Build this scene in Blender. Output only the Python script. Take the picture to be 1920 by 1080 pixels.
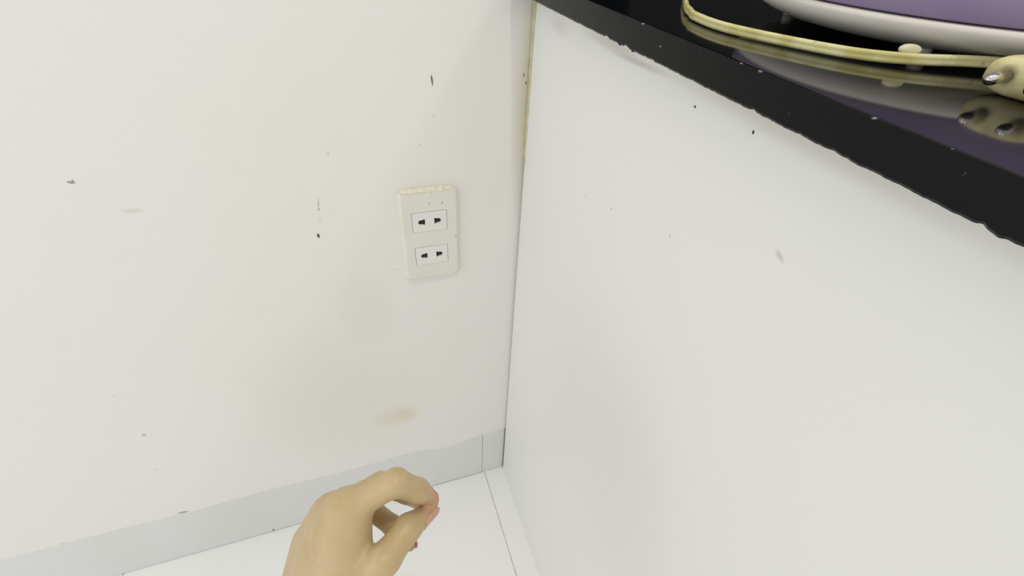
import bpy, bmesh, math, random
import numpy as np
from mathutils import Matrix, Vector, noise as mnoise

random.seed(7)
scene = bpy.context.scene
for o in list(bpy.data.objects):
    bpy.data.objects.remove(o)
COL = scene.collection

# ------------------------------------------------------------------ camera
F_PX = 890.0
CAM_POS = np.array([-0.18154, -0.46467, 0.86484])
CAM_ROWS = np.array([[0.9467404, -0.31814764, 0.04964569],     # right
                     [-0.16595766, -0.61424004, -0.77147082],  # down
                     [0.27593599, 0.72214351, -0.6343249]])    # forward
cam_data = bpy.data.cameras.new('camera')
cam_data.sensor_width = 36.0
cam_data.lens = F_PX * 36.0 / 1920.0
cam_data.clip_start = 0.01
cam = bpy.data.objects.new('camera', cam_data)
r_, d_, f_ = CAM_ROWS
cam.matrix_world = Matrix(((r_[0], -d_[0], -f_[0], CAM_POS[0]),
                           (r_[1], -d_[1], -f_[1], CAM_POS[1]),
                           (r_[2], -d_[2], -f_[2], CAM_POS[2]),
                           (0, 0, 0, 1)))
COL.objects.link(cam)
scene.camera = cam

# ------------------------------------------------------------------ world, lamps, exposure
world = bpy.data.worlds.new('room_light')
scene.world = world
world.use_nodes = True
bg = world.node_tree.nodes['Background']
bg.inputs['Color'].default_value = (1.0, 0.990, 0.970, 1)
bg.inputs['Strength'].default_value = 0.78


def area_lamp(name, loc, target, size, energy, color, shape='DISK', size_y=None):
    d = bpy.data.lights.new(name, 'AREA')
    d.shape = shape
    d.size = size
    if size_y:
        d.size_y = size_y
    d.energy = energy
    d.color = color
    o = bpy.data.objects.new(name, d)
    o.location = loc
    o.rotation_euler = (Vector(target) - Vector(loc)).to_track_quat('-Z', 'Y').to_euler()
    COL.objects.link(o)
    return o


area_lamp('ceiling_lamp_counter', (0.96, -0.95, 2.30), (0.1, -0.4, 0.6), 0.22, 3.6, (1.0, 0.97, 0.93))
area_lamp('ceiling_lamp_aisle', (-0.13, -0.75, 2.35), (-0.13, -0.6, 0.0), 0.10, 6.0, (1.0, 0.96, 0.88))
area_lamp('window_daylight', (-2.3, -1.0, 0.85), (-0.3, -0.1, 0.25), 1.7, 10.5, (0.85, 0.92, 1.0), 'RECTANGLE', 1.6)

scene.view_settings.view_transform = 'Standard'
scene.view_settings.look = 'None'
scene.view_settings.gamma = 1.0
scene.view_settings.use_curve_mapping = False
scene.view_settings.exposure = 0.10


# ------------------------------------------------------------------ helpers
def srgb(r, g, b):
    def c(v):
        v /= 255.0
        return v / 12.92 if v <= 0.04045 else ((v + 0.055) / 1.055) ** 2.4
    return (c(r), c(g), c(b), 1.0)


def tag(o, label=None, cat=None, group=None, kind=None):
    if label: o['label'] = label
    if cat: o['category'] = cat
    if group: o['group'] = group
    if kind: o['kind'] = kind
    return o


def link(name, mesh, mat=None, parent=None):
    o = bpy.data.objects.new(name, mesh)
    COL.objects.link(o)
    if mat is not None:
        mesh.materials.append(mat)
    if parent is not None:
        o.parent = parent
    return o


def obj_bm(name, bm, mat, parent=None, smooth=False):
    me = bpy.data.meshes.new(name)
    bmesh.ops.recalc_face_normals(bm, faces=bm.faces[:])
    bm.to_mesh(me)
    bm.free()
    if smooth:
        for p in me.polygons:
            p.use_smooth = True
    return link(name, me, mat, parent)


def add_box(bm, x0, x1, y0, y1, z0, z1):
    vs = [bm.verts.new((x, y, z)) for z in (z0, z1) for y in (y0, y1) for x in (x0, x1)]
    for f in ((0, 1, 3, 2), (4, 6, 7, 5), (0, 4, 5, 1), (2, 3, 7, 6), (0, 2, 6, 4), (1, 5, 7, 3)):
        bm.faces.new([vs[i] for i in f])
    return vs


def box_obj(name, dims, mat, parent=None, bevel=0.0, seg=2):
    bm = bmesh.new()
    add_box(bm, *dims)
    if bevel:
        bmesh.ops.bevel(bm, geom=bm.edges[:], offset=bevel, segments=seg, affect='EDGES', profile=0.5)
    return obj_bm(name, bm, mat, parent)


def lathe(name, prof, cx, cy, z0, mat, parent, seg=96, cap_bottom=True, cap_top=True):
    bm = bmesh.new()
    rings = []
    for r, h in prof:
        rings.append([bm.verts.new((cx + r * math.cos(2 * math.pi * i / seg), cy + r * math.sin(2 * math.pi * i / seg), z0 + h)) for i in range(seg)])
    for a, b in zip(rings, rings[1:]):
        for i in range(seg):
            bm.faces.new((a[i], a[(i + 1) % seg], b[(i + 1) % seg], b[i]))
    if cap_bottom: bm.faces.new(rings[0])
    if cap_top: bm.faces.new(rings[-1])
    return obj_bm(name, bm, mat, parent, smooth=True)


def catmull(pts, n=12):
    P = [np.array(p, float) for p in pts]
    P = [2 * P[0] - P[1]] + P + [2 * P[-1] - P[-2]]
    out = []
    for i in range(1, len(P) - 2):
        p0, p1, p2, p3 = P[i - 1:i + 3]
        for k in range(n):
            t = k / n
            out.append(0.5 * ((2 * p1) + (-p0 + p2) * t + (2 * p0 - 5 * p1 + 4 * p2 - p3) * t * t + (-p0 + 3 * p1 - 3 * p2 + p3) * t ** 3))
    out.append(P[-2])
    return out


def sweep(name, path, profile, mat, parent, scale=None):
    """profile: closed list of (side, up); path: list of points; the up axis stays world z."""
    bm = bmesh.new()
    rings = []
    up = np.array([0, 0, 1.0])
    for i, p in enumerate(path):
        t = path[min(i + 1, len(path) - 1)] - path[max(i - 1, 0)]
        t = t / np.linalg.norm(t)
        s = np.cross(t, up); s /= np.linalg.norm(s)
        u = np.cross(s, t)
        k = scale[i] if scale else 1.0
        rings.append([bm.verts.new(tuple(p + s * a * k + u * b * k)) for a, b in profile])
    n = len(profile)
    for a, b in zip(rings, rings[1:]):
        for i in range(n):
            bm.faces.new((a[i], a[(i + 1) % n], b[(i + 1) % n], b[i]))
    bm.faces.new(rings[0]); bm.faces.new(rings[-1])
    return obj_bm(name, bm, mat, parent, smooth=True)


# ------------------------------------------------------------------ materials
def new_mat(name, color, rough=0.5, spec=0.5, metal=0.0):
    m = bpy.data.materials.new(name)
    m.use_nodes = True
    b = m.node_tree.nodes['Principled BSDF']
    b.inputs['Base Color'].default_value = color
    b.inputs['Roughness'].default_value = rough
    b.inputs['Specular IOR Level'].default_value = spec
    b.inputs['Metallic'].default_value = metal
    return m


class Paint:
    """small node builder: a base colour with noise tints, shaped stains and a fine bump"""
    def __init__(self, name, color, rough=0.5, spec=0.4, distort=0.0, dscale=400.0):
        self.m = new_mat(name, color, rough, spec)
        self.nt = self.m.node_tree
        self.bsdf = self.nt.nodes['Principled BSDF']
        tc = self.nt.nodes.new('ShaderNodeTexCoord')
        self.raw = tc.outputs['Object']
        self.co = self.raw
        rgb = self.nt.nodes.new('ShaderNodeRGB')
        rgb.outputs[0].default_value = color
        self.out = rgb.outputs[0]
        if distort:
            n = self.noise(dscale, 2.0, color=True)
            sub = self.vm('SUBTRACT', n, (0.5, 0.5, 0.5))
            mul = self.vm('MULTIPLY', sub, (distort,) * 3)
            self.co = self.vm('ADD', self.raw, mul)

    def noise(self, scale, detail=3.0, color=False, rough=0.5):
        n = self.nt.nodes.new('ShaderNodeTexNoise')
        n.inputs['Scale'].default_value = scale
        n.inputs['Detail'].default_value = detail
        n.inputs['Roughness'].default_value = rough
        self.nt.links.new(self.raw, n.inputs['Vector'])
        return n.outputs['Color' if color else 'Fac']

    def vm(self, op, a, b):
        n = self.nt.nodes.new('ShaderNodeVectorMath')
        n.operation = op
        for s, v in ((n.inputs[0], a), (n.inputs[1], b)):
            if isinstance(v, (tuple, list)):
                s.default_value = v
            elif v is not None:
                self.nt.links.new(v, s)
        return n.outputs['Value' if op == 'LENGTH' else 'Vector']

    def ramp(self, v, lo, hi, amount=1.0):
        n = self.nt.nodes.new('ShaderNodeMapRange')
        n.interpolation_type = 'SMOOTHSTEP'
        n.inputs['From Min'].default_value = lo
        n.inputs['From Max'].default_value = hi
        n.inputs['To Min'].default_value = 0.0
        n.inputs['To Max'].default_value = amount
        self.nt.links.new(v, n.inputs['Value'])
        return n.outputs['Result']

    def mix(self, fac, color):
        n = self.nt.nodes.new('ShaderNodeMix')
        n.data_type = 'RGBA'
        self.nt.links.new(fac, n.inputs[0])
        self.nt.links.new(self.out, n.inputs[6])
        n.inputs[7].default_value = color
        self.out = n.outputs[2]

    def tint(self, scale, lo, hi, color, amount, detail=3.0):
        self.mix(self.ramp(self.noise(scale, detail), lo, hi, amount), color)

    def stain(self, centre, radii, color, amount=1.0, soft=0.5, rot=0.0, axis='Y'):
        """ellipse on a wall; radii in metres along the wall and up, the third one deep"""
        v = self.vm('SUBTRACT', self.co, centre)
        if rot:
            r = self.nt.nodes.new('ShaderNodeVectorRotate')
            r.rotation_type = axis + '_AXIS'
            r.inputs['Angle'].default_value = rot
            self.nt.links.new(v, r.inputs['Vector'])
            v = r.outputs['Vector']
        v = self.vm('MULTIPLY', v, tuple(0.0 if q == 0 else 1.0 / q for q in radii))
        self.mix(self.ramp(self.vm('LENGTH', v, None), 1.0, 1.0 - soft, amount), color)

    def bump(self, scale, strength, dist=0.001, detail=3.0):
        b = self.nt.nodes.new('ShaderNodeBump')
        b.inputs['Strength'].default_value = strength
        b.inputs['Distance'].default_value = dist
        self.nt.links.new(self.noise(scale, detail), b.inputs['Height'])
        self.nt.links.new(b.outputs['Normal'], self.bsdf.inputs['Normal'])

    def done(self):
        self.nt.links.new(self.out, self.bsdf.inputs['Base Color'])
        return self.m


# painted wall with scuffs, chips and yellowed patches
p = Paint('wall_paint', srgb(228, 226, 221), 0.55, 0.3, 0.0011, 420)
p.tint(3.0, 0.45, 0.75, srgb(226, 223, 214), 0.5)
p.tint(40.0, 0.5, 0.8, srgb(224, 222, 215), 0.35)
YEL = srgb(206, 200, 165)
p.stain((-0.182, 0, 0.238), (0.050, 0, 0.034), YEL, 0.38, 0.85)
p.stain((-0.165, 0, 0.236), (0.024, 0, 0.022), YEL, 0.38, 0.8)
p.stain((-0.195, 0, 0.46), (0.046, 0, 0.075), srgb(212, 208, 188), 0.22, 0.6)
p.stain((-0.26, 0, 0.30), (0.16, 0, 0.19), srgb(216, 212, 196), 0.40, 0.95)
p.stain((-0.05, 0, 0.66), (0.07, 0, 0.14), srgb(216, 210, 188), 0.22, 0.9)
p.stain((-0.106, 0, 0.60), (0.055, 0, 0.055), srgb(214, 209, 184), 0.25, 0.8)
p.stain((0.0, 0, 0.70), (0.02, 0, 0.16), srgb(196, 188, 145), 0.55, 0.95)
DK = srgb(70, 58, 46)
GR = srgb(120, 118, 110)
p.stain((-0.0975, 0, 0.7292), (0.0011, 0, 0.0064), DK, 0.9, 0.5, 0.10)
p.stain((-0.228, 0, 0.577), (0.0017, 0, 0.0036), srgb(60, 58, 52), 0.95, 0.5)
p.stain((-0.2205, 0, 0.6150), (0.0009, 0, 0.0100), GR, 0.55, 0.7, -0.15)
p.stain((-0.2215, 0, 0.6080), (0.0012, 0, 0.0022), GR, 0.6, 0.7)
p.stain((-0.2225, 0, 0.5960), (0.0011, 0, 0.0018), GR, 0.4, 0.7)
p.stain((-0.4097, 0, 0.660), (0.0038, 0, 0.0017), srgb(125, 124, 115), 0.8, 0.6, -0.3)
p.stain((-0.408, 0, 0.6612), (0.0014, 0, 0.0020), srgb(125, 124, 115), 0.7, 0.6)
p.stain((-0.4857, 0, 0.3203), (0.0036, 0, 0.0034), srgb(168, 166, 158), 0.7, 0.6)
p.stain((-0.2015, 0, 0.667), (0.0010, 0, 0.0030), GR, 0.35, 0.7)
p.stain((-0.1135, 0, 0.6674), (0.0010, 0, 0.0028), GR, 0.35, 0.7)
p.stain((-0.0978, 0, 0.6955), (0.0013, 0, 0.0015), GR, 0.3, 0.7)
p.stain((-0.0060, 0, 0.7300), (0.0012, 0, 0.0026), srgb(110, 100, 60), 0.8, 0.6)
p.stain((-0.0030, 0, 0.7225), (0.0012, 0, 0.0022), srgb(110, 100, 60), 0.8, 0.6, 0.3)
p.stain((-0.1543, 0, 0.5177), (0.0026, 0, 0.0008), GR, 0.55, 0.7, -0.2)
p.stain((-0.2107, 0, 0.2767), (0.0013, 0, 0.0015), GR, 0.5, 0.6)
p.stain((-0.377, 0, 0.628), (0.012, 0, 0.0035), srgb(205, 203, 194), 0.6, 0.8)
p.stain((-0.5012, 0, 0.2471), (0.0022, 0, 0.0022), srgb(170, 170, 168), 0.45, 0.6)
p.stain((-0.4849, 0, 0.3991), (0.0020, 0, 0.0016), srgb(180, 180, 175), 0.45, 0.6)
p.stain((-0.508, 0, 0.1290), (0.0100, 0, 0.0026), srgb(90, 90, 85), 0.75, 0.7, -0.12)
p.stain((-0.655, 0, 0.1290), (0.0080, 0, 0.0016), srgb(140, 140, 140), 0.5, 0.7, -0.12)
p.bump(90, 0.06, 0.0015)
M_WALL = p.done()

# white laminate panel of the counter
p = Paint('white_panel', srgb(229, 228, 224), 0.38, 0.35, 0.0012, 300)
p.tint(4.0, 0.45, 0.8, srgb(226, 225, 220), 0.4)
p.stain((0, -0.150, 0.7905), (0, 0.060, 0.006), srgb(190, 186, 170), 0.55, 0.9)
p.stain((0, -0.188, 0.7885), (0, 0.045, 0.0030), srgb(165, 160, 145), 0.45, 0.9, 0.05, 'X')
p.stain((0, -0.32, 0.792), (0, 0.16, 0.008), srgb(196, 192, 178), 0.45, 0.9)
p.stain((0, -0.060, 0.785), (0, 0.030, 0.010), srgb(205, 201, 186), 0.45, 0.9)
p.stain((0, -0.2496, 0.7822), (0, 0.0012, 0.0010), srgb(50, 48, 44), 0.95, 0.5)
p.stain((0, -0.2944, 0.7853), (0, 0.0009, 0.0012), srgb(20, 20, 20), 1.0, 0.4)
p.stain((0, -0.1903, 0.6854), (0, 0.0010, 0.0013), srgb(120, 118, 112), 0.75, 0.6)
p.stain((0, -0.1493, 0.6755), (0, 0.0007, 0.0015), srgb(140, 138, 132), 0.6, 0.6)
p.stain((0, -0.2608, 0.7060), (0, 0.0010, 0.0010), srgb(130, 128, 122), 0.65, 0.6)
p.stain((0, -0.1905, 0.7339), (0, 0.0012, 0.0010), srgb(170, 168, 160), 0.5, 0.6)
p.stain((0, -0.3355, 0.7423), (0, 0.0050, 0.0024), srgb(186, 184, 178), 0.65, 0.8, -0.5, 'X')
p.bump(60, 0.03, 0.001)
M_PANEL = p.done()

p = Paint('skirting_ceramic', srgb(216, 216, 214), 0.30, 0.4)
p.tint(6.0, 0.4, 0.75, srgb(210, 209, 205), 0.5)
p.stain((-0.414, 0.0004, 0.003), (0.0016, 0, 0.0070), srgb(60, 58, 54), 0.9, 0.5)
M_SKIRT = p.done()
p = Paint('floor_ceramic', srgb(238, 238, 236), 0.28, 0.4)
p.tint(8.0, 0.45, 0.8, srgb(234, 233, 229), 0.4)
M_TILE = p.done()
p = Paint('grout', srgb(206, 204, 198), 0.9, 0.2)
p.tint(120.0, 0.4, 0.7, srgb(170, 168, 160), 0.7)
M_GROUT = p.done()
p = Paint('dark_joint', srgb(130, 126, 112), 0.9, 0.2)
p.tint(30.0, 0.4, 0.6, srgb(84, 80, 68), 0.8)
M_JOINT = p.done()
p = Paint('filler_caulk', srgb(204, 198, 168), 0.6, 0.3)
p.tint(90.0, 0.4, 0.7, srgb(176, 168, 124), 0.6)
M_CAULK = p.done()

# polished black granite for the top, duller sawn edge on the front
p = Paint('black_granite', srgb(10, 12, 14), 0.07, 0.22)
p.tint(500.0, 0.62, 0.72, srgb(30, 34, 38), 0.5, 2.0)
M_GRANITE = p.done()
p = Paint('granite_edge', srgb(8, 8, 10), 0.20, 0.19, 0.002, 500)
p.tint(60.0, 0.5, 0.75, srgb(16, 16, 17), 0.6)
p.tint(420.0, 0.70, 0.76, srgb(70, 72, 74), 0.5, 2.0)
for (yy, zz, ry, rz) in ((-0.3850, 0.8180, 0.0012, 0.0008), (-0.2976, 0.8172, 0.0010, 0.0006), (-0.3086, 0.8172, 0.0014, 0.0006),
                         (-0.3605, 0.8172, 0.0012, 0.0006), (-0.2400, 0.8105, 0.0006, 0.0006), (-0.2198, 0.8172, 0.0014, 0.0006)):
    p.stain((-0.024, yy, zz), (0.02, ry, rz), srgb(150, 150, 148), 0.7, 0.7)
M_EDGE = p.done()

p = Paint('yellowed_plastic', srgb(222, 220, 210), 0.45, 0.35, 0.0012, 500)
p.tint(30.0, 0.4, 0.75, srgb(218, 214, 200), 0.6)
for (xx, zz, rx, rz) in ((-0.1088, 0.6030, 0.0014, 0.0014), (-0.0945, 0.6020, 0.0010, 0.0028), (-0.0805, 0.5555, 0.0016, 0.0016)):
    p.stain((xx, -0.004, zz), (rx, 0, rz), srgb(150, 148, 130), 0.7, 0.6)
M_PLATE = p.done()
p = Paint('socket_plastic', srgb(225, 223, 218), 0.4, 0.4)
p.tint(40.0, 0.4, 0.8, srgb(220, 217, 208), 0.4)
M_SOCKET = p.done()
p = Paint('socket_cavity', srgb(42, 40, 36), 0.6, 0.3)
p.tint(300.0, 0.4, 0.7, srgb(60, 56, 48), 0.5)
M_CAVITY = p.done()
p = Paint('old_paint_crust', srgb(226, 222, 202), 0.6, 0.3)
p.tint(160.0, 0.45, 0.65, srgb(214, 206, 168), 0.6)
M_CRUST = p.done()

p = Paint('yellowed_cord', srgb(228, 222, 166), 0.45, 0.4)
p.tint(70.0, 0.42, 0.66, srgb(190, 178, 92), 0.65)
p.tint(160.0, 0.60, 0.72, srgb(128, 112, 58), 0.6)
p.bump(400, 0.15, 0.0005)
M_CORD = p.done()
p = Paint('cream_clip', srgb(226, 222, 190), 0.45, 0.4)
p.tint(120.0, 0.45, 0.7, srgb(205, 198, 150), 0.5)
M_CLIP = p.done()
p = Paint('plug_plastic', srgb(222, 214, 162), 0.45, 0.4, 0.002, 400)
p.tint(110.0, 0.42, 0.66, srgb(182, 164, 106), 0.7)
for (xx, yy) in ((0.0457, -0.3515), (0.0477, -0.3634)):      # grime around the pins
    p.stain((xx, yy, 0.8250), (0.0048, 0.0042, 0.0040), srgb(96, 76, 48), 0.75, 0.7)
p.bump(300, 0.2, 0.0006)
M_PLUG = p.done()
M_STEEL = new_mat('nickel_prong', srgb(205, 203, 196), 0.22, 0.5, 1.0)
p = Paint('white_base_plastic', srgb(228, 223, 214), 0.42, 0.4)
p.tint(25.0, 0.4, 0.8, srgb(220, 214, 203), 0.4)
M_BASE = p.done()
p = Paint('purple_shell', srgb(164, 150, 184), 0.45, 0.35)
p.tint(40.0, 0.35, 0.7, srgb(158, 143, 180), 0.5)
M_PURPLE = p.done()
M_SEAM = new_mat('seam_dark', srgb(58, 50, 62), 0.6, 0.3)
M_FOOT = new_mat('grey_rubber', srgb(205, 202, 194), 0.5, 0.3)

# ------------------------------------------------------------------ setting: floor
floor = box_obj('floor', (-2.6, 1.2, -2.6, 0.15, -0.06, -0.0012), M_GROUT)
tag(floor, kind='structure')
tile_cache = {}


def floor_tile(x0, x1, y0, y1):
    key = (round(x1 - x0, 4), round(y1 - y0, 4))
    g = 0.0007
    if key not in tile_cache:
        bm = bmesh.new()
        w, h = key
        add_box(bm, g, w - g, g, h - g, -0.010, 0.0)
        bmesh.ops.bevel(bm, geom=[e for e in bm.edges if all(v.co.z > -0.001 for v in e.verts)], offset=0.0006, segments=1, affect='EDGES')
        me = bpy.data.meshes.new('tile')
        bmesh.ops.recalc_face_normals(bm, faces=bm.faces[:])
        bm.to_mesh(me); bm.free()
        me.materials.append(M_TILE)
        tile_cache[key] = me
    o = bpy.data.objects.new('tile', tile_cache[key])
    o.location = (x0, y0, 0)
    COL.objects.link(o)
    o.parent = floor
    return o


XJ = -0.0365
for j in range(4):
    y1 = 0.0024 - 0.6 * j
    floor_tile(XJ, 0.0100, y1 - 0.6, y1)
    for i in range(4):
        floor_tile(XJ - 0.6 * (i + 1), XJ - 0.6 * i, y1 - 0.6, y1)

# ------------------------------------------------------------------ setting: wall with an uneven painted lower edge
def skirt_top(x):
    return 0.1265 + 0.0035 * mnoise.noise(Vector((x * 9.0, 3.1, 0))) + 0.0012 * mnoise.noise(Vector((x * 60.0, 8.3, 0))) - 0.010 * math.exp(-((x + 0.105) / 0.035) ** 2) + 0.004 * math.exp(-(x / 0.02) ** 2)


bm = bmesh.new()
xs = [-2.6 + 0.05 * i for i in range(34)] + [-0.9 + 0.006 * i for i in range(152)] + [0.3, 1.2]
xs = sorted(set(round(v, 4) for v in xs))
rows = []
for x in xs:
    zb = skirt_top(x)
    rows.append([bm.verts.new(c) for c in ((x, 0.12, -0.05), (x, 0.004, -0.05), (x, 0.004, zb - 0.001), (x, 0.0, zb + 0.0012), (x, 0.0, 2.45), (x, 0.12, 2.45))])
for a, b in zip(rows, rows[1:]):
    for k in range(6):
        bm.faces.new((a[k], b[k], b[(k + 1) % 6], a[(k + 1) % 6]))
bm.faces.new(rows[0]); bm.faces.new(list(reversed(rows[-1])))
wall = obj_bm('wall_left', bm, M_WALL)
tag(wall, kind='structure')

# skirting tiles let in under the paint
skirt = box_obj('baseboard_left', (-2.44, 0.0, 0.0026, 0.0038, 0.0, 0.115), M_JOINT)
tag(skirt, kind='structure')
for (x0, x1, tilt) in ((XJ - 0.0046, -0.0003, 0.0), (XJ - 0.9046, XJ - 0.0052, 0.0010), (XJ - 1.8046, XJ - 0.9052, 0.0)):
    bm = bmesh.new()
    vs = add_box(bm, x0, x1, 0.0004, 0.0036, 0.0006, 0.1385)
    for v in bm.verts:
        if v.co.z < 0.01 and v.co.x > (x0 + x1) / 2:
            v.co.z += tilt
    bmesh.ops.bevel(bm, geom=[e for e in bm.edges if all(v.co.y < 0.001 for v in e.verts)], offset=0.0005, segments=1, affect='EDGES')
    obj_bm('skirting_tile', bm, M_SKIRT, skirt)

# ------------------------------------------------------------------ counter base, worktop, backsplash
Z_TOP = 0.8175
X_EDGE = -0.024
base = box_obj('counter_base', (0.0, 0.55, -1.25, -0.0035, 0.0002, 0.8004), M_PANEL)
tag(base, 'plain white counter side panel under the black worktop', 'cabinet')
bm = bmesh.new()
n = 46
rows = []
for i in range(n + 1):
    z = 0.638 + (0.8002 - 0.638) * i / n
    w = 0.0008 + 0.0007 * mnoise.noise(Vector((0, 0, z * 55))) + 0.0012 * (i / n)
    rows.append([bm.verts.new(c) for c in ((-w, -0.0002, z), (-w * 0.7 - 0.0004, -0.0042 - w, z), (0.003, -0.0042 - w, z), (0.003, -0.0002, z))])
for a, b in zip(rows, rows[1:]):
    for k in range(4):
        bm.faces.new((a[k], a[(k + 1) % 4], b[(k + 1) % 4], b[k]))
bm.faces.new(rows[0]); bm.faces.new(rows[-1])
obj_bm('filler_strip', bm, M_CAULK, base, smooth=True)

# worktop: rounded upper arris, ragged lower arris
R = 0.0014
prof = [(0.56, Z_TOP), (X_EDGE + R, Z_TOP)]
for k in range(1, 7):
    a = math.pi / 2 * k / 6
    prof.append((X_EDGE + R - R * math.sin(a), Z_TOP - R + R * math.cos(a)))
prof += [(X_EDGE, 0.8080), (X_EDGE, 0.8040), (X_EDGE + 0.0008, 0.8030), (0.56, 0.8030)]
LOW = len(prof) - 4
chips = ((-0.183, 0.004, 0.0013), (-0.199, 0.003, -0.0010), (-0.206, 0.004, 0.0014), (-0.214, 0.002, -0.0012), (-0.312, 0.003, 0.0010), (-0.402, 0.0022, 0.0013), (-0.407, 0.002, -0.0007), (-0.352, 0.003, 0.0006), (-0.235, 0.003, 0.0007))
bm = bmesh.new()
rings = []
ny = 900
ys = [-0.0005 - 0.62 * i / ny for i in range(ny + 1)] + [-0.8, -1.0, -1.3]
for y in ys:
    dz = 0.0004 * mnoise.noise(Vector((y * 120, 1, 0))) + 0.00025 * mnoise.noise(Vector((y * 420, 5, 0)))
    for (c, w, h) in chips:
        dz += 0.7 * h * math.exp(-((y - c) / (0.55 * w)) ** 2)
    ring = []
    for k, (x, z) in enumerate(prof):
        zz = z
        if k in (LOW + 1, LOW + 2):
            zz = z + dz - 0.0005
        ring.append(bm.verts.new((x, y, zz)))
    rings.append(ring)
m_ = len(prof)
for a, b in zip(rings, rings[1:]):
    for k in range(m_):
        f = bm.faces.new((a[k], a[(k + 1) % m_], b[(k + 1) % m_], b[k]))
        f.material_index = 1 if 3 <= k <= LOW + 1 else 0
        f.smooth = 1 <= k <= 7
bm.faces.new(rings[0]); bm.faces.new(rings[-1])
top = obj_bm('worktop', bm, M_GRANITE)
top.data.materials.append(M_EDGE)
tag(top, 'polished black granite worktop with a chipped lower edge', 'worktop')
tag(box_obj('backsplash', (X_EDGE + 0.004, 0.56, -0.012, -0.0004, Z_TOP + 0.0004, Z_TOP + 0.42), M_GRANITE, bevel=0.001),
    'black granite backsplash standing on the worktop against the wall', 'backsplash')

# ------------------------------------------------------------------ wall outlet
def rounded_rect(x0, x1, z0, z1, r, seg=8):
    pts = []
    for (cx, cz, a0) in ((x1 - r, z1 - r, 0), (x0 + r, z1 - r, 90), (x0 + r, z0 + r, 180), (x1 - r, z0 + r, 270)):
        for k in range(seg + 1):
            a = math.radians(a0 + 90 * k / seg)
            pts.append((cx + r * math.cos(a), cz + r * math.sin(a)))
    return pts


def plate_with_holes(bm, outer, holes, y, depth):
    """flat face at y with holes whose walls run back by depth"""
    edges = []
    loops = []
    for loop in [outer] + holes:
        vs = [bm.verts.new((x, y, z)) for x, z in loop]
        loops.append(vs)
        edges += [bm.edges.new((vs[i], vs[(i + 1) % len(vs)])) for i in range(len(vs))]
    bmesh.ops.triangle_fill(bm, use_beauty=True, use_dissolve=False, edges=edges)
    for vs in loops[1:]:
        back = [bm.verts.new((v.co.x, y + depth, v.co.z)) for v in vs]
        for i in range(len(vs)):
            j = (i + 1) % len(vs)
            bm.faces.new((vs[i], vs[j], back[j], back[i]))
    return loops


outlet = bpy.data.objects.new('wall_outlet', None)
outlet.location = (-0.1093, 0.0, 0.4995)
COL.objects.link(outlet)
tag(outlet, 'yellowed double wall socket plate with two white two-pin outlets', 'outlet')


def attach(o, parent):
    o.parent = parent
    o.matrix_parent_inverse = Matrix.Translation(-Vector(parent.location))
    return o


SOCK = [(-0.1290, -0.0903, 0.5680, 0.5926), (-0.1285, -0.0910, 0.5222, 0.5468)]
bm = bmesh.new()
X0, X1, Z0, Z1 = -0.1421, -0.0764, 0.4993, 0.6195
levels = [(0.0000, 0.0), (0.0006, -0.0030), (0.0018, -0.0046), (0.0034, -0.0052)]
rings = []
for ins, y in levels:
    rings.append([bm.verts.new((x, y, z)) for x, z in rounded_rect(X0 + ins, X1 - ins, Z0 + ins, Z1 - ins, 0.0085 - ins * 0.6)])
for a, b in zip(rings, rings[1:]):
    for i in range(len(a)):
        j = (i + 1) % len(a)
        bm.faces.new((a[i], a[j], b[j], b[i]))
holes = [[(x0 - .0004, z0 - .0004), (x1 + .0004, z0 - .0004), (x1 + .0004, z1 + .0004), (x0 - .0004, z1 + .0004)] for x0, x1, z0, z1 in SOCK]
plate_with_holes(bm, [(v.co.x, v.co.z) for v in rings[-1]], holes, -0.0052, 0.0040)
bmesh.ops.remove_doubles(bm, verts=bm.verts[:], dist=0.00001)
attach(obj_bm('cover_plate', bm, M_PLATE), outlet)


def slot_loop(cx, cz, s):
    """bar next to the middle, round bulge outward; s = -1 bulges left, +1 right"""
    pts = [(-0.0036, -0.0038), (-0.0012, -0.0038), (-0.0012, -0.0031)]
    for k in range(9):
        a = math.radians(-90 + 180 * k / 8)
        pts.append((0.0010 + 0.0031 * math.cos(a), 0.0031 * math.sin(a)))
    pts += [(-0.0012, 0.0031), (-0.0012, 0.0038), (-0.0036, 0.0038)]
    out = [(cx + s * x, cz + z) for x, z in pts]
    return out if s > 0 else list(reversed(out))


for (x0, x1, z0, z1) in SOCK:
    cx, cz = (x0 + x1) / 2, (z0 + z1) / 2
    bm = bmesh.new()
    slots = [slot_loop(cx - 0.0088, cz, -1), slot_loop(cx + 0.0088, cz, 1)]
    yf = -0.0056
    loops = plate_with_holes(bm, [(x0, z0), (x1, z0), (x1, z1), (x0, z1)], slots, yf, 0.0030)
    o = loops[0]
    back = [bm.verts.new((v.co.x, yf + 0.0045, v.co.z)) for v in o]
    for i in range(4):
        bm.faces.new((o[i], o[(i + 1) % 4], back[(i + 1) % 4], back[i]))
    so = attach(obj_bm('socket', bm, M_SOCKET), outlet)
    for s in (-1, 1):
        c = box_obj('slot', (cx + s * 0.0088 - 0.0045, cx + s * 0.0088 + 0.0045, yf + 0.0022, yf + 0.0040, cz - 0.0042, cz + 0.0042), M_CAVITY)
        c.parent = so
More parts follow.
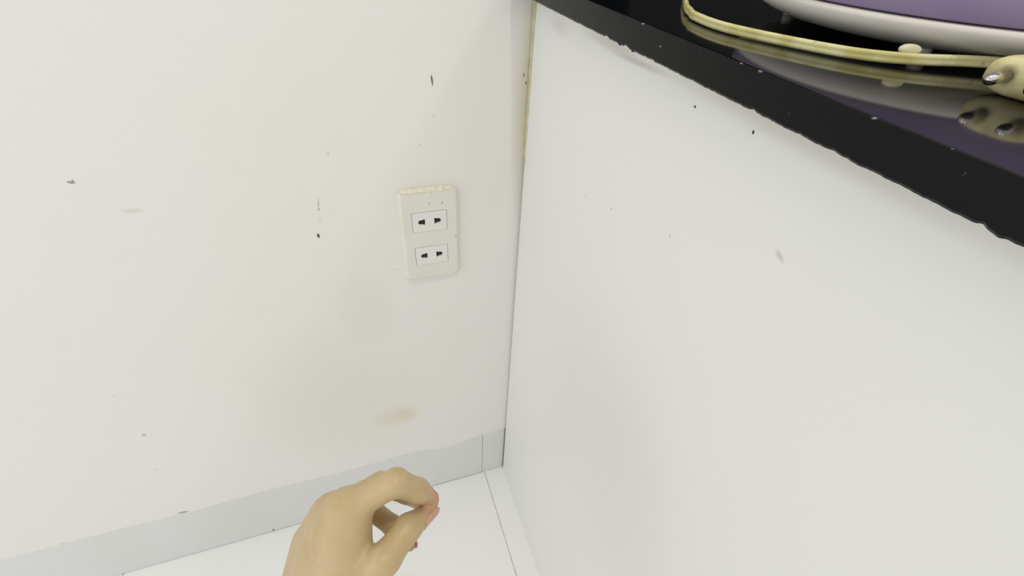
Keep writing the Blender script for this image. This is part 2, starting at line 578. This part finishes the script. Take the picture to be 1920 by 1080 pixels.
# crust of old paint along the top of the plate
bm = bmesh.new()
rows = []
nn = 40
for i in range(nn + 1):
    t = i / nn
    x = X0 + 0.003 + (0.0545) * t
    th = 0.0006 + 0.0008 * (mnoise.noise(Vector((x * 240, 0, 4))) + 0.4)
    th = max(th, 0.0003) * min(1, t * 8, (1 - t) * 8 + 0.05)
    rows.append([bm.verts.new(c) for c in ((x, -0.0002, Z1 + th * 1.2), (x, -0.0042 - th * 0.5, Z1 + th), (x, -0.0056 - th * 0.3, Z1 - 0.0016 - th * 0.8), (x, -0.0040, Z1 - 0.0040 - th))])
for a, b in zip(rows, rows[1:]):
    for k in range(3):
        bm.faces.new((a[k], b[k], b[k + 1], a[k + 1]))
attach(obj_bm('paint_crust', bm, M_CRUST, smooth=True), outlet)
bm = bmesh.new()
rows = []
for i in range(9):
    t = i / 8
    z = Z1 - 0.001 - 0.0085 * t
    w = 0.0022 * (1 - t) ** 0.7 + 0.0003
    rows.append([bm.verts.new(c) for c in ((-0.1075 - w, -0.0051, z), (-0.1073, -0.0058, z), (-0.1071 + w, -0.0051, z))])
for a, b in zip(rows, rows[1:]):
    for k in range(2):
        bm.faces.new((a[k], b[k], b[k + 1], a[k + 1]))
attach(obj_bm('paint_drip', bm, M_CRUST, smooth=True), outlet)

# ------------------------------------------------------------------ round appliance on the worktop
AC = (0.130, -0.262)
app = bpy.data.objects.new('electric_cooker', None)
app.location = (AC[0], AC[1], Z_TOP)
COL.objects.link(app)
tag(app, 'round purple appliance with a white base on the black worktop', 'appliance')
parts = [lathe('base', [(0.060, 0.0042), (0.0710, 0.0043), (0.0785, 0.0057), (0.0855, 0.0080), (0.0903, 0.0103), (0.0924, 0.0126), (0.0931, 0.0148), (0.0930, 0.0168), (0.0915, 0.0172)], *AC, Z_TOP, M_BASE, None),
         lathe('seam', [(0.0900, 0.0168), (0.0912, 0.0172), (0.0917, 0.0180), (0.0900, 0.0186)], *AC, Z_TOP, M_SEAM, None),
         lathe('body', [(0.0900, 0.0180), (0.0924, 0.0180), (0.0934, 0.0188), (0.0950, 0.032), (0.0962, 0.055), (0.0966, 0.088), (0.0956, 0.0915), (0.0930, 0.0925)], *AC, Z_TOP, M_PURPLE, None),
         lathe('lid', [(0.0925, 0.0925), (0.0935, 0.0950), (0.0920, 0.0965), (0.0700, 0.1040), (0.0400, 0.1085), (0.0140, 0.1100)], *AC, Z_TOP, M_BASE, None),
         lathe('lid_knob', [(0.0090, 0.1095), (0.0080, 0.1150), (0.0130, 0.1200), (0.0145, 0.1260), (0.0120, 0.1295), (0.0040, 0.1305)], *AC, Z_TOP, M_PURPLE, None, seg=40)]
for ang in (125.0, 215.0, 305.0, 35.0):
    a = math.radians(ang)
    parts.append(lathe('foot', [(0.0030, 0.0), (0.0034, 0.0004), (0.0032, 0.0040), (0.0030, 0.0046)], AC[0] + 0.0710 * math.cos(a), AC[1] + 0.0710 * math.sin(a), Z_TOP, M_FOOT, None, seg=20))
for o in parts:
    attach(o, app)

# ------------------------------------------------------------------ yellowed twin cord with its plug
cord = bpy.data.objects.new('power_cord', None)
cord.location = (0.0, -0.30, Z_TOP)
COL.objects.link(cord)
tag(cord, 'yellowed flat power cord with two-pin plug looped around the appliance', 'cord')
path = [(0.2200, -0.2050, 0.0080), (0.2460, -0.1600, 0.0035), (0.2150, -0.1000, 0.0026), (0.1500, -0.0780, 0.0026), (0.0920, -0.0980, 0.0026), (0.0510, -0.1490, 0.0026), (0.0218, -0.1918, 0.0026), (0.0138, -0.2073, 0.0026), (0.0086, -0.2186, 0.0026),
        (0.0060, -0.2408, 0.0026), (0.0104, -0.2598, 0.0026), (0.0207, -0.2835, 0.0027), (0.0323, -0.3021, 0.0029), (0.0481, -0.3151, 0.0034),
        (0.0687, -0.3236, 0.0041), (0.0803, -0.3291, 0.0044), (0.0930, -0.3365, 0.0048), (0.1020, -0.3480, 0.0054), (0.0970, -0.3560, 0.0060), (0.0860, -0.3530, 0.0066), (0.0790, -0.3520, 0.0068)]
path = catmull([(x, y, Z_TOP + h) for x, y, h in path], 14)
prof8 = []
rr, off = 0.00125, 0.00105
for k in range(9):
    a = math.radians(-30 + 240 * k / 8)
    prof8.append((rr * math.cos(a), off + rr * math.sin(a)))
for k in range(9):
    a = math.radians(150 + 240 * k / 8)
    prof8.append((rr * math.cos(a), -off + rr * math.sin(a)))
attach(sweep('cable', path, prof8, M_CORD, None), cord)
# pale knob of tape on the cord
bm = bmesh.new()
bmesh.ops.create_uvsphere(bm, u_segments=20, v_segments=12, radius=1.0)
for v in bm.verts:
    q = v.co.copy()
    v.co = Vector((0.0485, -0.3122, Z_TOP + 0.0064)) + Matrix.Rotation(math.radians(-33), 3, 'Z') @ Vector((q.x * 0.0044, q.y * 0.0020, q.z * 0.0022))
attach(obj_bm('cord_knot', bm, M_CLIP, smooth=True), cord)

ax = Vector((-0.985, -0.17, 0.0)).normalized()     # towards the prongs
px = Vector((-0.17, 0.985, 0.0)).normalized()
PH = 0.0068
tip_far = Vector((0.0314, -0.3540, Z_TOP + PH))
face = tip_far - ax * 0.0145 - px * 0.0060
bm = bmesh.new()
rings = []
SEG = 28
for (s, w, h) in ((0.0, 0.0105, 0.0040), (0.0006, 0.0122, 0.0056), (0.0022, 0.0134, 0.0066), (0.008, 0.0138, 0.0067), (0.015, 0.0120, 0.0064), (0.020, 0.0090, 0.0056), (0.024, 0.0060, 0.0046), (0.031, 0.0038, 0.0034), (0.033, 0.0026, 0.0026)):
    ring = []
    for k in range(SEG):
        a = 2 * math.pi * k / SEG
        ca, sa = math.cos(a), math.sin(a)
        e = 0.72
        ring.append(bm.verts.new(face - ax * s + px * (w * math.copysign(abs(ca) ** e, ca)) + Vector((0, 0, h * math.copysign(abs(sa) ** e, sa)))))
    rings.append(ring)
for a, b in zip(rings, rings[1:]):
    for k in range(SEG):
        bm.faces.new((a[k], a[(k + 1) % SEG], b[(k + 1) % SEG], b[k]))
bm.faces.new(rings[0]); bm.faces.new(rings[-1])
plug = attach(obj_bm('plug', bm, M_PLUG, smooth=True), cord)
for s in (1, -1):
    bm = bmesh.new()
    rings = []
    c0 = face + px * 0.0060 * s
    for (t, r) in ((-0.002, 0.0021), (0.0112, 0.0021), (0.0130, 0.0018), (0.0140, 0.0012), (0.0145, 0.0004)):
        rings.append([bm.verts.new(c0 + ax * t + px * (r * math.cos(2 * math.pi * k / 18)) + Vector((0, 0, r * math.sin(2 * math.pi * k / 18)))) for k in range(18)])
    for a, b in zip(rings, rings[1:]):
        for k in range(18):
            bm.faces.new((a[k], a[(k + 1) % 18], b[(k + 1) % 18], b[k]))
    bm.faces.new(rings[0]); bm.faces.new(rings[-1])
    o = obj_bm('prong', bm, M_STEEL, smooth=True)
    o.parent = plug
    o['label'] = 'shiny metal prong'

# ------------------------------------------------------------------ hand
# joints in metres: right / down / forward of the eye that sees the hand, turned into room coordinates afterwards
def J(u, v, d):
    return np.array([(u - 960.0) / F_PX * d, (v - 540.0) / F_PX * d, d])


def room(pts):
    return np.asarray(pts) @ CAM_ROWS + CAM_POS


MM = 0.001
INDEX = [(J(647, 953, .288), 10.2), (J(742, 904, .283), 8.0), (J(783, 920, .297), 7.5), (J(810, 937, .310), 5.0)]
MIDDLE = [(J(624, 961, .303), 10.2), (J(714, 908, .310), 7.8), (J(764, 924, .322), 7.0), (J(792, 944, .330), 5.2)]
RING = [(J(602, 984, .318), 9.6), (J(686, 948, .330), 7.2), (J(737, 986, .324), 6.4), (J(767, 1020, .314), 4.9)]
PINKY = [(J(590, 1010, .333), 8.8), (J(652, 992, .350), 6.4), (J(668, 1025, .352), 5.6), (J(672, 1055, .344), 4.6)]
THUMB = [(J(648, 1120, .286), 16.5), (J(721, 1049, .278), 9.4), (J(765, 990, .290), 8.2), (J(806, 957, .307), 5.4)]
PALM = [(INDEX[0][0], 10.6, J(598, 1180, .290), 14.5), (MIDDLE[0][0], 10.2, J(575, 1185, .298), 15.0),
        (RING[0][0], 9.6, J(558, 1190, .307), 14.5), (PINKY[0][0], 8.8, J(545, 1190, .316), 13.5),
        (J(660, 984, .284), 8.4, J(650, 1066, .281), 12.5), (J(640, 1000, .288), 13.0, J(640, 1110, .288), 17.0),
        (J(590, 1020, .325), 13.0, J(575, 1150, .312), 16.0),
        (J(616, 985, .304), 12.0, J(594, 1120, .298), 15.5)]
ARM = [(J(583, 1185, .292), 17.0, J(478, 1480, .300), 24.0), (J(552, 1190, .309), 16.0, J(446, 1480, .318), 23.0),
       (J(478, 1480, .300), 24.0, J(428, 1640, .306), 27.0), (J(446, 1480, .318), 23.0, J(396, 1640, .324), 26.0)]

lo = np.array([-0.215, 0.095, 0.245]); hi = np.array([-0.030, 0.400, 0.372])
VOX = 0.0012
N = np.ceil((hi - lo) / VOX).astype(int) + 1
gx = (lo[0] + VOX * np.arange(N[0])).astype(np.float32)[:, None, None]
gy = (lo[1] + VOX * np.arange(N[1])).astype(np.float32)[None, :, None]
gz = (lo[2] + VOX * np.arange(N[2])).astype(np.float32)[None, None, :]


def cone(a, ra, b, rb):
    a = a.astype(np.float32); ab = (b - a).astype(np.float32)
    L = float(ab @ ab)
    px_, py_, pz_ = gx - a[0], gy - a[1], gz - a[2]
    t = np.clip((px_ * ab[0] + py_ * ab[1] + pz_ * ab[2]) / L, 0, 1)
    d = np.sqrt((px_ - t * ab[0]) ** 2 + (py_ - t * ab[1]) ** 2 + (pz_ - t * ab[2]) ** 2)
    return d - np.float32(ra * MM) - t * np.float32((rb - ra) * MM)


def smin(a, b, k):
    k = np.float32(k * MM)
    h = np.maximum(k - np.abs(a - b), 0) / k
    return np.minimum(a, b) - h * h * k * np.float32(0.25)


palm = None
for a, ra, b, rb in PALM + ARM:
    c = cone(a, ra, b, rb)
    palm = c if palm is None else smin(palm, c, 14.0)
def finger(chain):
    fd = None
    for (a, ra), (b, rb) in zip(chain, chain[1:]):
        c = cone(a, ra, b, rb)
        fd = c if fd is None else smin(fd, c, 3.0)
    return fd


fingers = None
for chain in (INDEX, MIDDLE, RING, PINKY):
    fd = finger(chain)
    fingers = fd if fingers is None else smin(fingers, fd, 4.0)
field = np.minimum(smin(palm, fingers, 8.0), smin(palm, finger(THUMB), 5.5))


def surface_nets(val, origin, vox):
    s = val < 0
    nx, ny_, nz = val.shape
    corners = np.zeros((nx - 1, ny_ - 1, nz - 1), np.int8)
    for i in (0, 1):
        for j in (0, 1):
            for k in (0, 1):
                corners += s[i:nx - 1 + i, j:ny_ - 1 + j, k:nz - 1 + k]
    act = (corners > 0) & (corners < 8)
    cells = np.argwhere(act)
    idx = np.full(act.shape, -1, np.int64)
    idx[act] = np.arange(len(cells))
    acc = np.zeros((len(cells), 3)); cnt = np.zeros(len(cells))
    for ax_ in range(3):
        o1, o2 = [q for q in range(3) if q != ax_]
        for p1 in (0, 1):
            for p2 in (0, 1):
                base_ = cells.copy(); base_[:, o1] += p1; base_[:, o2] += p2
                end = base_.copy(); end[:, ax_] += 1
                va = val[tuple(base_.T)]; vb = val[tuple(end.T)]
                m = (va < 0) != (vb < 0)
                t = va[m] / (va[m] - vb[m])
                pt = base_[m].astype(float); pt[:, ax_] += t
                acc[m] += pt; cnt[m] += 1
    verts = acc / cnt[:, None] * vox + origin
    quads = []
    for ax_ in range(3):
        sl_a = [slice(None)] * 3; sl_b = [slice(None)] * 3
        sl_a[ax_] = slice(0, -1); sl_b[ax_] = slice(1, None)
        ed = np.argwhere(s[tuple(sl_a)] != s[tuple(sl_b)])
        o1, o2 = (ax_ + 1) % 3, (ax_ + 2) % 3
        ok = (ed[:, o1] > 0) & (ed[:, o2] > 0) & (ed[:, o1] < val.shape[o1] - 1) & (ed[:, o2] < val.shape[o2] - 1)
        ed = ed[ok]
        q = []
        for d1, d2 in ((-1, -1), (0, -1), (0, 0), (-1, 0)):
            c = ed.copy(); c[:, o1] += d1; c[:, o2] += d2
            q.append(idx[tuple(c.T)])
        q = np.stack(q, 1)
        flip = ~s[tuple(ed.T)]
        q[flip] = q[flip][:, ::-1]
        quads.append(q)
    return verts, np.concatenate(quads)


hv, hq = surface_nets(field, lo, VOX)
# ease out the lattice steps
for _ in range(4):
    acc = np.zeros_like(hv); cnt = np.zeros(len(hv))
    for a, b in ((0, 1), (1, 2), (2, 3), (3, 0)):
        np.add.at(acc, hq[:, a], hv[hq[:, b]]); np.add.at(cnt, hq[:, a], 1)
        np.add.at(acc, hq[:, b], hv[hq[:, a]]); np.add.at(cnt, hq[:, b], 1)
    hv = hv * 0.5 + acc / cnt[:, None] * 0.5
me = bpy.data.meshes.new('hand')
me.from_pydata(room(hv).tolist(), [], hq.tolist())
me.update()
for poly in me.polygons:
    poly.use_smooth = True
flush = np.zeros(len(hv))
for chain in (INDEX, MIDDLE, RING, PINKY, THUMB):
    dd = np.linalg.norm(hv - chain[-1][0], axis=1)
    flush = np.maximum(flush, np.clip(1.0 - (dd - 0.004) / 0.017, 0, 1))
att = me.attributes.new('flush', 'FLOAT', 'POINT')
att.data.foreach_set('value', flush.astype(np.float32))

p = Paint('skin', srgb(188, 166, 125), 0.40, 0.45)
p.tint(60.0, 0.42, 0.7, srgb(184, 154, 106), 0.5)
p.tint(220.0, 0.45, 0.7, srgb(194, 172, 134), 0.4)
an = p.nt.nodes.new('ShaderNodeAttribute')
an.attribute_name = 'flush'
p.mix(p.ramp(an.outputs['Fac'], 0.0, 1.0, 0.6), srgb(192, 134, 106))
p.bump(700, 0.25, 0.0004)
p.bsdf.inputs['Subsurface Weight'].default_value = 0.12
p.bsdf.inputs['Subsurface Radius'].default_value = (0.004, 0.0018, 0.0010)
p.bsdf.inputs['Subsurface Scale'].default_value = 1.0
M_SKIN = p.done()
p = Paint('fingernail', srgb(200, 152, 130), 0.3, 0.5)
p.tint(150.0, 0.4, 0.7, srgb(206, 162, 142), 0.5)
M_NAIL = p.done()
hand = link('hand', me, M_SKIN)
tag(hand, 'bare left hand pinching thumb and index finger together above the floor', 'hand')


def nail(chain, nd, t0, t1, half_deg, lift=0.25):
    (a, ra), (b, rb) = chain[-2], chain[-1]
    ax_ = (b - a); L = np.linalg.norm(ax_); ax_ = ax_ / L
    nd = np.array(nd, float); nd = nd - ax_ * (nd @ ax_); nd /= np.linalg.norm(nd)
    sd = np.cross(ax_, nd)
    U, V = 12, 12
    grid_o, grid_i = [], []
    for i in range(U + 1):
        t = t0 + (t1 - t0) * i / U
        s = t * L
        e = abs(2 * i / U - 1)
        wdt = half_deg * (1 - 0.35 * max(0, e - 0.55) / 0.45)
        r = (ra + (rb - ra) * min(t, 1.0)) * MM
        if t > 1: r *= math.sqrt(max(0.2, 1 - ((t - 1) * L / (rb * MM)) ** 2 * 0.55))
        for j in range(V + 1):
            th = math.radians(wdt) * (2 * j / V - 1)
            dirn = nd * math.cos(th) + sd * math.sin(th)
            grid_o.append(a + ax_ * s + dirn * (r + lift * MM))
            grid_i.append(a + ax_ * s + dirn * (r - 0.8 * MM))
    vs = room(grid_o + grid_i)
    n1 = len(grid_o)
    fs = []
    W_ = V + 1
    for i in range(U):
        for j in range(V):
            q = (i * W_ + j, i * W_ + j + 1, (i + 1) * W_ + j + 1, (i + 1) * W_ + j)
            fs.append(q); fs.append(tuple(n1 + k for k in reversed(q)))
    rim = [j for j in range(V)] + [i * W_ + V for i in range(U)] + [U * W_ + j for j in range(V, 0, -1)] + [i * W_ for i in range(U, 0, -1)]
    for k in range(len(rim)):
        a_, b_ = rim[k], rim[(k + 1) % len(rim)]
        fs.append((b_, a_, n1 + a_, n1 + b_))
    m = bpy.data.meshes.new('nail')
    m.from_pydata(vs.tolist(), [], fs)
    m.update()
    for poly in m.polygons: poly.use_smooth = True
    return link('nail', m, M_NAIL, hand)


nail(THUMB, (0.55, 0.55, -0.65), 0.42, 1.25, 58)
nail(INDEX, (0.25, -0.65, 0.75), 0.45, 1.15, 48)
nail(MIDDLE, (0.45, -0.85, 0.20), 0.45, 1.25, 50)
nail(RING, (0.70, -0.10, 0.75), 0.45, 1.25, 50)
nail(PINKY, (0.55, 0.20, 0.80), 0.45, 1.25, 50)
